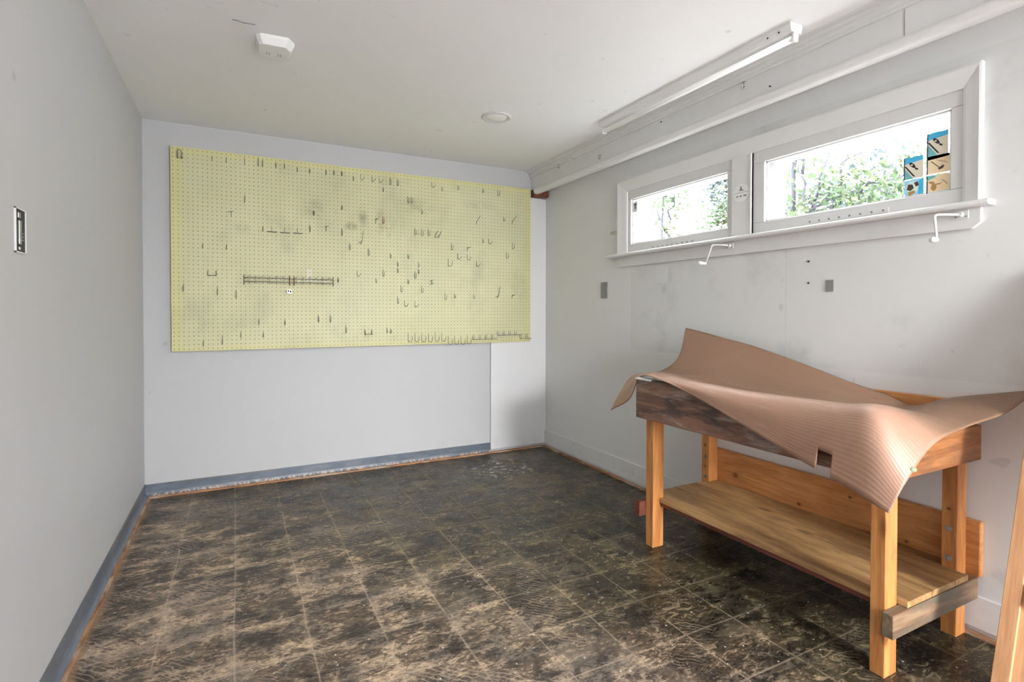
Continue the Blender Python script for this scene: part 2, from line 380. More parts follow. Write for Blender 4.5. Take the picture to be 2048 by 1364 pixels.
    # brown bare edge along both skirtings
    ed = s.math('SUBTRACT', 1, s.ss(s.math('ADD', x, s.math('MULTIPLY', s.noise(9, 3), .05)), .055, .085))
    c = s.mix(s.math('MULTIPLY', ed, .7), c, (.30, .19, .10))
    hgt = s.math('ADD', amt, s.math('MULTIPLY', lw, .05))
    s.bump(hgt, .35, .006)
    r = s.mix(s.ss(amt, .42, .56), (.26, .26, .26), (.5, .5, .5))
    return s.fin(c, r, spec=.32)
M['floor'] = m_floor()

def m_base():
    s = N('blue_grey_cove_base'); x, y, z = s.xyz(); n = s.noise(7, 5, .6, s.map((1, 1, 3)))
    c = s.mix(s.ss(n, .35, .7), (.085, .11, .145), (.14, .16, .19))
    top = s.math('MULTIPLY', s.ss(z, .066, .080), s.ss(s.noise(5, 3), .4, .6))
    c = s.mix(s.math('MULTIPLY', top, .6), c, (.22, .17, .10))
    sc_ = s.math('MULTIPLY', s.math('MULTIPLY', s.ss(x, .03, .06), s.math('SUBTRACT', 1, s.ss(z, .012, .03))), s.ss(s.noise(60, 4, .7, s.map((1, 1, .4))), .47, .55))
    c = s.mix(sc_, c, (.50, .38, .30))
    return s.fin(c, .38)
M['cove'] = m_base()
def glass():
    s = N('window_glass'); tr = s.n('ShaderNodeBsdfTransparent'); gl = s.n('ShaderNodeBsdfGlossy'); gl.inputs['Roughness'].default_value = .03
    mx = s.n('ShaderNodeMixShader'); mx.inputs[0].default_value = .05
    s.nt.links.new(tr.outputs[0], mx.inputs[1]); s.nt.links.new(gl.outputs[0], mx.inputs[2])
    s.nt.links.new(mx.outputs[0], s.out.inputs[0]); return s.m
M['glass'] = glass()
def leafmat(name, a, b):
    s = N(name); oi = s.noise(3, 2); c = s.mix(s.ss(oi, .35, .65), a, b)
    s.fin(c, .6); tl = s.n('ShaderNodeBsdfTranslucent'); s.setin(tl, 0, c); mx = s.n('ShaderNodeMixShader'); mx.inputs[0].default_value = .45
    s.nt.links.new(s.b.outputs[0], mx.inputs[1]); s.nt.links.new(tl.outputs[0], mx.inputs[2]); s.nt.links.new(mx.outputs[0], s.out.inputs[0]); return s.m
M['leaf_green'] = leafmat('spring_leaves', (.026, .056, .020), (.042, .056, .016))
M['leaf_blue'] = leafmat('blue_green_leaves', (.024, .044, .044), (.032, .044, .050))
M['bark'] = plain('pale_bark', (.026, .026, .036), .8, var=.3, scale=8)
M['bounce_ground'] = plain('pale_bounce_ground', (.60, .60, .59), .8, var=.1)  # unseen ground, made pale to bounce light up to the ceiling

# ---------------------------------------------------------------- setting
S = lambda o: T(o, kind='structure')
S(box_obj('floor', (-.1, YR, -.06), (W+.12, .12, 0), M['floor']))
S(box_obj('ceiling', (-.1, YR, H), (W+.12, .12, H+.08), M['ceiling']))
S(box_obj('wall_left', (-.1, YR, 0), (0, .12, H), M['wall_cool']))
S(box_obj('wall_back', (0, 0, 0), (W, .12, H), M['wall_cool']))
# unseen rear wall; its doorway is added to admit and shape the fill light
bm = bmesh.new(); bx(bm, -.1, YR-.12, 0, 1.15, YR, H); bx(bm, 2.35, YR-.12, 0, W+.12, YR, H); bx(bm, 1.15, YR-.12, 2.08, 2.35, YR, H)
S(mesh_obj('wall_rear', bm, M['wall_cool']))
# right wall with two window openings
WO = [(-1.868, -1.045), (-2.842, -1.989)]; WZ = (1.46, 1.880)
bm = bmesh.new(); X0, X1 = W, W+.12
bx(bm, X0, YR, 0, X1, .12, WZ[0]); bx(bm, X0, YR, WZ[1], X1, .12, H); bx(bm, X0, YR, WZ[0], X1, WO[1][0], WZ[1])
bx(bm, X0, WO[1][1], WZ[0], X1, WO[0][0], WZ[1]); bx(bm, X0, WO[0][1], WZ[0], X1, .12, WZ[1])
S(mesh_obj('wall_right', bm, M['wall_right']))
# proud repair panel at the right end of the back wall, stepping over the skirting
o = S(box_obj('trim_1', (2.239, -.018, .028), (W, 0, 2.016), M['wall_patch'], bevel=.002))
o['label'] = 'proud repaired section at the right end of the far wall'
# low flat skirting on the right wall, painted over
S(box_obj('baseboard_right', (W-.012, YR, .022), (W, -.001, .135), M['wall_right'], bevel=.004))
bm = bmesh.new(); prism(bm, [(0, .078), (0, .006), (.020, .006), (.010, .016), (.005, .03), (.004, .078)], 0, 2.245, lambda u, v, w_: (w_, -u, v)); S(mesh_obj('baseboard_back', bm, M['cove']))
bm = bmesh.new(); prism(bm, [(0, .082), (0, .006), (.020, .006), (.010, .016), (.005, .03), (.004, .082)], YR, -.004, lambda u, v, w_: (u, w_, v)); S(mesh_obj('baseboard_left', bm, M['cove']))
S(box_obj('trim_2', (.02, -.032, 0), (2.70, -.006, .009), M['raw_edge_x']))
S(box_obj('trim_3', (.006, YR, 0), (.030, -.03, .007), M['raw_edge']))
S(box_obj('trim_4', (W-.030, YR, 0), (W-.004, -.03, .008), M['raw_edge']))

# boxed beam along the right wall, rounded nosing under it, moulding over it
beam = S(box_obj('trim_5', (2.600, YR, 2.078), (W, -.001, H), M['trim_plain'], bevel=.002))
bm = bmesh.new(); pr = [(2.608, 2.083)] + [(2.606-.022*math.sin(math.pi*k/10), 2.0585+.0235*math.cos(math.pi*k/10)) for k in range(11)] + [(2.625, 2.035), (2.625, 2.083)]
prism(bm, pr, YR, -.075, lambda u, v, w_: (u, w_, v)); S(mesh_obj('trim_6', bm, M['trim'], smooth=False))
bm = bmesh.new(); pr = [(2.602, H), (2.602, 2.176), (2.590, 2.176), (2.588, 2.186), (2.580, 2.190), (2.578, 2.203), (2.566, 2.207), (2.564, 2.216), (2.543, 2.218), (2.541, H)]
prism(bm, pr, YR, -.001, lambda u, v, w_: (u, w_, v)); S(mesh_obj('trim_7', bm, M['trim_plain']))
bm = bmesh.new(); bx(bm, 2.5985, -2.7135, 2.08, 2.6005, -2.7115, 2.176); S(mesh_obj('trim_8', bm, M['grey_plate']))
T(box_obj('corner_bracket_block', (2.602, -.062, 2.018), (2.728, -.002, 2.078), M['redwood'], bevel=.002), 'small red-brown wood block under the end of the white beam, in the far corner', 'wood block')

# ---------------------------------------------------------------- windows
def window(idx, y0, y1, g0, g1, label):
    """y0<y1 opening, g0<g1 clear glass"""
    e = empty('window_%d' % idx, (W, (y0+y1)/2, 1.46)); S(e); e['label'] = label
    oy, oz = -(y0+y1)/2, -1.46
    def loc(o): return o
    def part(name, fn, mat, bevel=0):
        bm = bmesh.new(); fn(bm)
        for v in bm.verts: v.co += Vector((-W, oy, oz))
        return mesh_obj(name, bm, mat, e, bevel=bevel)
    Z0, Z1, gz0, gz1 = 1.462, 1.879, 1.532, 1.819
    def sash(bm):
        xa, xb = W-.003, W+.032
        bx(bm, xa, y0, Z0, xb, y1, gz0); bx(bm, xa, y0, gz1, xb, y1, Z1)
        bx(bm, xa, y0, gz0, xb, g0, gz1); bx(bm, xa, g1, gz0, xb, y1, gz1)
    part('sash', sash, M['trim_plain'], .003)
    def bead(bm):
        xa, xb = W+.010, W+.020; t = .007
        bx(bm, xa, g0, gz0, xb, g1, gz0+t); bx(bm, xa, g0, gz1-t, xb, g1, gz1); bx(bm, xa, g0, gz0, xb, g0+t, gz1); bx(bm, xa, g1-t, gz0, xb, g1, gz1)
    part('glazing_bead', bead, M['trim'])
    def storm(bm):
        xa, xb = W+.070, W+.10; 
        bx(bm, xa, y0, Z0, xb, y1, gz0+.012); bx(bm, xa, y0, gz1-.004, xb, y1, Z1)
        bx(bm, xa, y0, gz0, xb, g0-.01, gz1); bx(bm, xa, g1-.035, gz0, xb, y1, gz1)
    part('storm_frame', storm, M['trim'], .002)
    part('glass_pane', lambda bm: bx(bm, W+.013, g0, gz0, W+.016, g1, gz1), M['glass'])
    return e, part
def strip(part, ya, yb, z0, z1, n, tilt=0):
    def f(bm): bx(bm, W-.0055, ya, z0, W-.002, yb, z1)
    s = part('vent_strip', f, M['trim_plain'], .0008)
    def h(bm):
        L = yb-ya
        for k in range(n):
            yc = yb-.02-(L-.04)*k/(n-1)
            pts = [(yc+.0045*math.cos(a*math.pi/5), (z0+z1)/2+.0045*math.sin(a*math.pi/5)) for a in range(10)]
            prism(bm, pts, W-.0064, W-.005, lambda u, v, w_: (w_, u, v))
    hh = part('vent_hole', h, M['grey_plate']); 
    hh.parent = s
w1, part1 = window(1, -1.868, -1.045, -1.832, -1.079, 'narrower white awning window on the left, trees behind its glass')
strip(part1, -1.62, -1.27, 1.482, 1.500, 9)
w2, part2 = window(2, -2.842, -1.989, -2.797, -2.050, 'wider white awning window on the right with pictures stuck to its glass')
strip(part2, -2.60, -2.26, 1.486, 1.506, 8)
# casing (head, jambs with mitred corners), mullion, stool, apron
e = S(empty('trim_9', (W, -1.92, 1.46))); e['label'] = 'white moulded casing round the pair of windows'
def cas(name, quad):
    bm = bmesh.new()   # quad: outer a, outer b, inner b, inner a in (y,z); outer edge thicker than inner edge
    a, b, c, d = quad
    mid = lambda p, q, t: (p[0]*(1-t)+q[0]*t, p[1]*(1-t)+q[1]*t)
    rows = [(0, .0), (0, .021), (.12, .023), (.5, .017), (.85, .013), (1, .010), (1, -.004)]
    L = []
    for t, dep in rows:
        p, q = mid(a, d, t), mid(b, c, t)
        L.append((bm.verts.new((-dep, p[0]+1.92, p[1]-1.46)), bm.verts.new((-dep, q[0]+1.92, q[1]-1.46))))
    for r0, r1 in zip(L, L[1:]): bm.faces.new((r0[0], r0[1], r1[1], r1[0]))
    bm.faces.new([r[0] for r in L]); bm.faces.new([r[1] for r in L][::-1])
    return mesh_obj(name, bm, M['trim'], e)
yo0, yo1, yi0, yi1, zt, zi, zb = -2.892, -.957, -2.837, -1.048, 1.946, 1.874, 1.474
cas('head_casing', ((yo1, zt), (yo0, zt), (yi0, zi), (yi1, zi)))
cas('side_casing', ((yo1, zb), (yo1, zt), (yi1, zi), (yi1, zb)))
cas('side_casing', ((yo0, zt), (yo0, zb), (yi0, zb), (yi0, zi)))
bm = bmesh.new(); bx(bm, -.013, -1.987+1.92, .012, 0, -1.868+1.92, zi-1.46); bx(bm, -.018, -1.987+1.92, .012, 0, -1.977+1.92, zi-1.46); mesh_obj('mullion', bm, M['trim'], e, bevel=.002)
bm = bmesh.new(); pr = [(.0, .0), (-.052, .0), (-.058, .006), (-.058, .014), (-.052, .019), (0, .019)]
prism(bm, pr, -2.925+1.92, -.880+1.92, lambda u, v, w_: (u, w_, v-.004)); mesh_obj('window_stool', bm, M['trim'], e)
bm = bmesh.new(); prism(bm, [(-.965+1.92, -.004), (-.965+1.92, -.055), (-.975+1.92, -.068), (-2.868+1.92, -.074), (-2.892+1.92, -.055), (-2.892+1.92, -.004)], -.017, 0, lambda u, v, w_: (w_, u, v)); mesh_obj('apron_board', bm, M['trim_plain'], e, bevel=.002)

# pictures on the wide window's pane
def picture(name, y0, y1, z0, z1, kind, label):
    """little glossy picture card on the room side of the pane; y1 is its left edge seen from inside"""
    bm = bmesh.new(); bx(bm, W+.0105, y0, z0, W+.0125, y1, z1)
    wd, hg = y1-y0, z1-z0
    f = lambda u, v, w_: (W+.0105-w_, y1-u*wd, z0+v*hg)
    cols = []
    def P(poly, c, lv=1):
        if c not in cols: cols.append(c)
        prism(bm, poly, 0, .0002*lv, f, cols.index(c)+1)
    if kind == 'shore':
        P([(0, .0), (1, .0), (1, .78), (0, .70)], 'sand'); P([(0, .70), (1, .80), (1, 1), (0, 1)], 'sea'); P([(0, 0), (.5, 0), (.02, .55), (0, .6)], 'teal', 2)
        P([(.05, .6), (.12, .62), (.6, .08), (.5, .1)], 'black', 3)
        P([(.45+.16*math.cos(a*.63), .62+.10*math.sin(a*.63)-.1*math.cos(a*.63)) for a in range(10)], 'black', 3); P([(.6, .5), (.75, .42), (.72, .36), (.58, .42)], 'black', 3)
        P([(.42+.06*math.cos(a*.63), .63+.04*math.sin(a*.63)) for a in range(10)], 'sand', 4)
        P([(.0, 0), (.0, 1), (.06, 1), (.06, 0)], 'navy', 4)
    elif kind == 'bird':
        P([(0, 0), (1, 0), (1, 1), (0, 1)], 'tan'); P([(0, .80), (1, .86), (1, 1), (0, 1)], 'pale')
        P([(.18, .70), (.22, .72), (.60, .28), (.55, .28)], 'brown', 2); P([(.5, .25), (.55, .30), (.72, .42), (.78, .34), (.70, .22), (.55, .18)], 'brown', 2)
        for k in range(4): P([(.4+.12*k, .78-.05*k), (.42+.12*k, .78-.05*k), (.62+.1*k, .62-.05*k), (.60+.1*k, .62-.05*k)], 'brown', 2)
        P([(.0, 0), (.0, 1), (.05, 1), (.05, 0)], 'navy', 3)
    elif kind == 'urchin':
        P([(0, 0), (1, 0), (1, 1), (0, 1)], 'tan'); P([(0, .72), (.35, .86), (.5, 1), (0, 1)], 'teal', 2)
        P([(.2+.13*math.cos(a*.63)+.12, .32+.2*math.sin(a*.63)) for a in range(10)], 'ochre', 2)
        P([(.10, .68), (.3, .66), (.38, .5), (.62, .5), (.7, .6), (.6, .42), (.3, .45), (.12, .58)], 'ochre', 3)
        for k in range(3): P([(.6+.1*k, .72-.1*k), (.62+.1*k, .72-.1*k), (.85+.05*k, .55-.1*k), (.83+.05*k, .55-.1*k)], 'brown', 3)
        P([(.0, 0), (.0, 1), (.05, 1), (.05, 0)], 'navy', 4)
    else:
        P([(0, 0), (1, 0), (1, 1), (0, 1)], 'sky'); P([(.7, 0), (1, 0), (1, 1), (.75, .9)], 'sea', 2)
        P([(.42+.34*math.cos(a*.42), .55+.36*math.sin(a*.42)) for a in range(15)], 'pale', 2)
        P([(.12, .45), (.2, .75), (.42, .72), (.5, .5), (.32, .35)], 'brown', 3); P([(.5, .8), (.7, .85), (.75, .62), (.6, .55)], 'brown', 3)
        P([(.2, .3), (.5, .35), (.6, .25), (.3, .05), (.22, .12)], 'ochre', 4)
    mats = [M['white_metal']]+[PM[c] for c in cols]
    o = mesh_obj(name, bm, mats); T(o, label, 'picture', 'pictures stuck on the window pane'); return o
def translucent(name, col):
    s = N(name); s.fin(col, .4); tl = s.n('ShaderNodeBsdfTranslucent'); tl.inputs[0].default_value = (*col, 1)
    mx = s.n('ShaderNodeMixShader'); mx.inputs[0].default_value = .35
    s.nt.links.new(s.b.outputs[0], mx.inputs[1]); s.nt.links.new(tl.outputs[0], mx.inputs[2]); s.nt.links.new(mx.outputs[0], s.out.inputs[0]); return s.m
PM = dict(sand=plain('picture_sand', (0.8, 0.74, 0.6), .35, var=.03), sea=plain('picture_sea', (0.06, 0.45, 0.72), .35, var=.03), teal=plain('picture_teal', (0.18, 0.5, 0.52), .35, var=.03),
          black=plain('picture_black', (.015, .02, .03), .4), navy=plain('picture_navy', (.02, .015, .06), .4), tan=plain('picture_tan', (0.92, 0.74, 0.48), .35, var=.03),
          pale=plain('picture_pale', (0.7, 0.9, 0.82), .35, var=.03), brown=plain('picture_brown', (.08, .04, .03), .4), ochre=plain('picture_ochre', (0.45, 0.25, 0.08), .35, var=.03), sky=plain('picture_sky', (0.35, 0.68, 0.95), .35, var=.03))
picture('shore_picture', -2.785, -2.719, 1.668, 1.752, 'shore', 'topmost small picture on the window pane, blue sea over sand and a dark shape')
picture('shore_picture', -2.708, -2.643, 1.600, 1.682, 'shore', 'small blue and sand picture with a thick navy edge, upper of the left column')
picture('shell_picture', -2.710, -2.646, 1.533, 1.597, 'orb', 'small sky-blue picture with a round brown shape, lowest in the left column')
picture('beach_picture', -2.790, -2.719, 1.603, 1.668, 'bird', 'small tan beach picture with a thin dark curve, middle of the right column')
picture('beach_picture', -2.790, -2.719, 1.534, 1.598, 'urchin', 'small tan picture with an ochre blot and teal corner, lowest in the right column')
# sticker on the narrow window and the oval notice on the mullion
bm = bmesh.new(); bx(bm, W+.0105, -1.125, 1.735, W+.0125, -1.085, 1.800); bx(bm, W+.0100, -1.112, 1.752, W+.0106, -1.097, 1.786, 1); bx(bm, W+.0100, -1.118, 1.778, W+.0106, -1.092, 1.788, 1)
T(mesh_obj('pane_sticker', bm, [M['white_metal'], M['grey_plate']]), 'small pale sticker with a grey mark in the corner of the narrower window pane', 'sticker')
bm = bmesh.new(); prism(bm, [(-1.928+.050*math.cos(a*math.pi/16), 1.690+.045*math.sin(a*math.pi/16)) for a in range(32)], W-.0150, W-.0128, lambda u, v, w_: (w_, u, v))
st = mesh_obj('oval_sticker', bm, plain('sticker_white', (.86, .86, .85), .4)); T(st, 'white oval sticker with small grey marks on the mullion between the two windows', 'sticker')
bm = bmesh.new(); g = lambda u, v, w_: (w_, u, v)
prism(bm, [(-1.945, 1.700), (-1.915, 1.704), (-1.922, 1.712), (-1.924, 1.726), (-1.930, 1.722), (-1.932, 1.710)], W-.0156, W-.0149, g)
bx(bm, W-.0156, -1.968, 1.6915, W-.0149, -1.888, 1.693)
for yy, ww in ((-1.905, .010), (-1.925, .012), (-1.95, .018)): bx(bm, W-.0156, yy-ww/2, 1.672, W-.0149, yy+ww/2, 1.679)
mesh_obj('print', bm, M['grey_plate'], st)
T(box_obj('paper_label', (W-.0015, -.935, 1.617), (W-.0002, -.865, 1.640), plain('label_paper', (.52, .50, .46), .6)), 'short grey paper label stuck on the wall left of the window casing', 'label')

# ---------------------------------------------------------------- crank handles
def crank(pts, plate, knob_a, knob_b, label):
    e = empty('window_crank', plate); P0 = Vector(plate)
    T(e, label, 'crank handle', 'window cranks under the sill')
    bm = bmesh.new(); bx(bm, -.004, -.022, -.016, 0, .022, .014); mesh_obj('mounting_plate', bm, M['trim_plain'], e, bevel=.002)
    for s_ in (-.015, .015):
        bm = bmesh.new(); prism(bm, [(s_+.003*math.cos(a), -.008+.003*math.sin(a)) for a in [k*math.pi/4 for k in range(8)]], -.0055, -.0035, lambda u, v, w_: (w_, u, v))
        mesh_obj('screw', bm, M['grey_plate'], e)
    bm = bmesh.new(); tube(bm, [(-.003, 0, 0), (-.014, 0, .001)], [.010, .007], 12); mesh_obj('gear_boss', bm, M['trim_plain'], e, smooth=False)
    bm = bmesh.new(); tube(bm, rnd_bend([Vector(p)-P0 for p in pts], .012, 5), .0042, 10); mesh_obj('crank_arm', bm, M['white_metal'], e, smooth=True)
    a, b = Vector(knob_a)-P0, Vector(knob_b)-P0; d = b-a
    bm = bmesh.new(); tube(bm, [a, a+d*.1, a+d*.35, a+d*.6, a+d*.85, a+d], [.006, .0085, .0075, .010, .0105, .006], 14); mesh_obj('knob', bm, M['knob'], e, smooth=True)
pW = W-.017
crank([(pW, -1.865, 1.436), (pW-.03, -1.850, 1.440), (pW-.055, -1.80, 1.445), (pW-.06, -1.762, 1.351)], (pW, -1.865, 1.436), (pW-.058, -1.762, 1.352), (pW-.10, -1.752, 1.354), 'white window crank with a pale knob under the sill below the mullion')
crank([(pW, -2.838, 1.437), (pW-.03, -2.825, 1.437), (pW-.06, -2.785, 1.441), (pW-.06, -2.793, 1.35)], (pW, -2.838, 1.437), (pW-.06, -2.793, 1.352), (pW-.10, -2.795, 1.350), 'white window crank with a round knob under the sill at its right end')

# ---------------------------------------------------------------- wall plates, outlet box, nails
T(box_obj('blank_plate', (W-.006, -.838, 1.192), (W, -.765, 1.303), M['grey_plate'], bevel=.002), 'tall grey blank plate on the wall left of and below the windows', 'wall plate')
T(box_obj('blank_plate', (W-.004, -2.387, 1.187), (W, -2.352, 1.237), M['grey_plate'], bevel=.001), 'small squarish grey plate on the wall above the workbench', 'wall plate')
e = empty('switch_box', (0, -1.995, 1.25)); T(e, 'open electrical switch box without a cover plate, set in the left wall', 'switch box')
bm = bmesh.new(); bx(bm, 0, -.034, 0, .0015, .034, .106); mesh_obj('back_plate', bm, M['dark'], e)
bm = bmesh.new()
for a, b in (((-.037, -.003), (-.034, .109)), ((.034, -.003), (.037, .109)), ((-.037, -.003), (.037, 0)), ((-.037, .106), (.037, .109))): bx(bm, 0, a[0], a[1], .004, b[0], b[1])
mesh_obj('rim', bm, M['trim_plain'], e)
bm = bmesh.new(); bx(bm, .0015, -.020, .018, .006, -.004, .078); bx(bm, .0015, -.022, .084, .005, -.006, .098); bx(bm, .0015, -.018, .004, .005, -.006, .012); mesh_obj('switch_yoke', bm, M['steel_bright'], e, bevel=.001)
bm = bmesh.new()
for zz in (.03, .038, .046): bx(bm, .0015, .012, zz, .003, .022, zz+.003)
mesh_obj('terminal', bm, M['grey_plate'], e)
def nail(loc, label, r=.005, L=.004):
    bm = bmesh.new(); tube(bm, [(0, 0, 0), (-L, 0, 0)], [r, r*.8], 10); o = mesh_obj('wall_screw', bm, M['dark'], loc=loc)
    T(o, label, 'screw', 'dark screws left in the right wall'); return o
nail((W, -2.273, 1.323), 'upper of two dark screws in the wall left of the small grey plate')
nail((W, -2.273, 1.228), 'lower of two dark screws in the wall left of the small grey plate')
def bhook(loc, kind, label):
    bm = bmesh.new()
    if kind == 'hook': tube(bm, rnd_bend([(0, 0, .004), (-.022, 0, .0), (-.026, 0, -.022), (-.012, 0, -.026), (-.010, 0, -.016)], .006, 4), .0022, 8)
    elif kind == 'nail': tube(bm, [(0, 0, 0), (-.03, .022, .006)], .0016, 8)
    elif kind == 'cup': tube(bm, rnd_bend([(0, 0, 0), (-.014, 0, .0), (-.02, 0, -.012), (-.012, -.0, -.026), (-.001, 0, -.016)], .008, 4), .003, 8); bmesh.ops.create_uvsphere(bm, u_segments=10, v_segments=6, radius=.007)
    else: tube(bm, [(0, 0, 0), (-.006, 0, 0)], .0035, 8)
    T(mesh_obj('beam_hook' if kind != 'hole' else 'beam_screw', bm, M['steel_bright'] if kind != 'hole' else M['dark'], loc=loc, smooth=True), label, 'hook' if kind != 'hole' else 'screw', 'hooks and screws on the white beam')
bhook((2.600, -.45, 2.175), 'hook', 'small wire hook on the white beam, the one nearest the far corner')
bhook((2.600, -.64, 2.190-.018), 'nail', 'bent nail sticking out of the white beam, second from the far corner')
bhook((2.600, -.93, 2.118), 'cup', 'white cup hook low on the beam, third from the far corner')
bhook((2.600, -2.04, 2.17), 'cup', 'small hook on the beam below the middle of the long tube light')
bhook((2.600, -2.177, 2.102), 'hole', 'dark screw low on the beam above the wide window')
bhook((2.600, -1.492, 2.16), 'hole', 'small screw under the beam moulding above the narrow window')

# ---------------------------------------------------------------- ceiling things
TUBE_MAT = plain('opal_tube', (.9, .9, .9), .15, var=.01)
_b = [n for n in TUBE_MAT.node_tree.nodes if n.type == 'BSDF_PRINCIPLED'][0]; _b.inputs['Emission Color'].default_value = (1, .98, .95, 1); _b.inputs['Emission Strength'].default_value = TUBE
e = empty('tube_light', (2.433, -1.79, H)); T(e, 'long bare white fluorescent strip light on the ceiling beside the beam', 'ceiling light')
y0, y1 = -.625, .605
bm = bmesh.new(); prism(bm, [(-.037, 0), (-.037, -.010), (-.030, -.036), (.030, -.036), (.037, -.010), (.037, 0)], y0, y1, lambda u, v, w_: (u, w_, v)); mesh_obj('housing', bm, M['white_metal'], e, bevel=.001)
for yy in (y0, y1-.012):
    bm = bmesh.new(); bx(bm, -.014, yy, -.070, .014, yy+.012, -.036); mesh_obj('lamp_holder', bm, M['white_metal'], e, bevel=.003)
bm = bmesh.new(); tube(bm, [(0, y0+.012, -.053), (0, y1-.012, -.053)], .0135, 20); mesh_obj('tube', bm, TUBE_MAT, e, smooth=True)
for yy in (y0+.10, y0+.05):
    bm = bmesh.new(); tube(bm, [(-.0345, yy, -.022), (-.037, yy, -.021)], .0035, 8); mesh_obj('knockout', bm, M['dark'], e)

e = empty('recessed_light', (1.830, -.970, H)); T(e, 'round recessed ceiling light, unlit, in the middle of the ceiling', 'ceiling light')
def ring(bm, prof, n=48):
    rs = [[bm.verts.new((r*math.cos(2*math.pi*k/n), r*math.sin(2*math.pi*k/n), z)) for k in range(n)] for r, z in prof]
    for a, b in zip(rs, rs[1:]):
        for k in range(n): bm.faces.new((a[k], a[(k+1) % n], b[(k+1) % n], b[k]))
    return rs
bm = bmesh.new(); ring(bm, [(.086, 0), (.086, -.003), (.078, -.007), (.066, -.006), (.062, -.001)]); mesh_obj('trim_ring', bm, plain('satin_ring', (.62, .62, .62), .4), e, smooth=True)
bm = bmesh.new(); rs = ring(bm, [(.0618, -.001), (.058, -.005), (.03, -.008), (.001, -.0085)]); mesh_obj('lens', bm, plain('opal_lens', (.88, .88, .88), .3), e, smooth=True)

e = empty('smoke_alarm', (.632, -1.300, H)); T(e, 'angular white smoke alarm on the ceiling near the left wall', 'smoke alarm')
bm = bmesh.new(); o1 = [(-.07, -.055), (-.055, -.075), (.05, -.082), (.078, -.04), (.075, .045), (.045, .075), (-.04, .07), (-.07, .04)]
r0 = [bm.verts.new((x, y, 0)) for x, y in o1]; r1 = [bm.verts.new((x*.98, y*.98, -.012)) for x, y in o1]; r2 = [bm.verts.new((x*.80, y*.80, -.036)) for x, y in o1]
for a, b in ((r0, r1), (r1, r2)):
    for k in range(8): bm.faces.new((a[k], a[(k+1) % 8], b[(k+1) % 8], b[k]))
bm.faces.new(r2); mesh_obj('cover', bm, M['white_metal'], e, bevel=.002)
for xx in (-.03, -.02, .015, .025):
    for yy in (.008, .018, .028):
        bm = bmesh.new(); bx(bm, xx, yy, -.0366, xx+.005, yy+.004, -.0355); mesh_obj('vent_slot', bm, M['grey_plate'], e)
bm = bmesh.new(); tube(bm, [(0, 0, 0), (.02, -.008, -.004), (.035, .004, -.002), (.055, -.004, -.004), (.08, .002, 0)], .0018, 6)
T(mesh_obj('cable_stub', bm, M['grey_plate'], loc=(.478, -1.435, H-.001)), 'thin stub of torn cable on the ceiling beside the smoke alarm', 'cable')

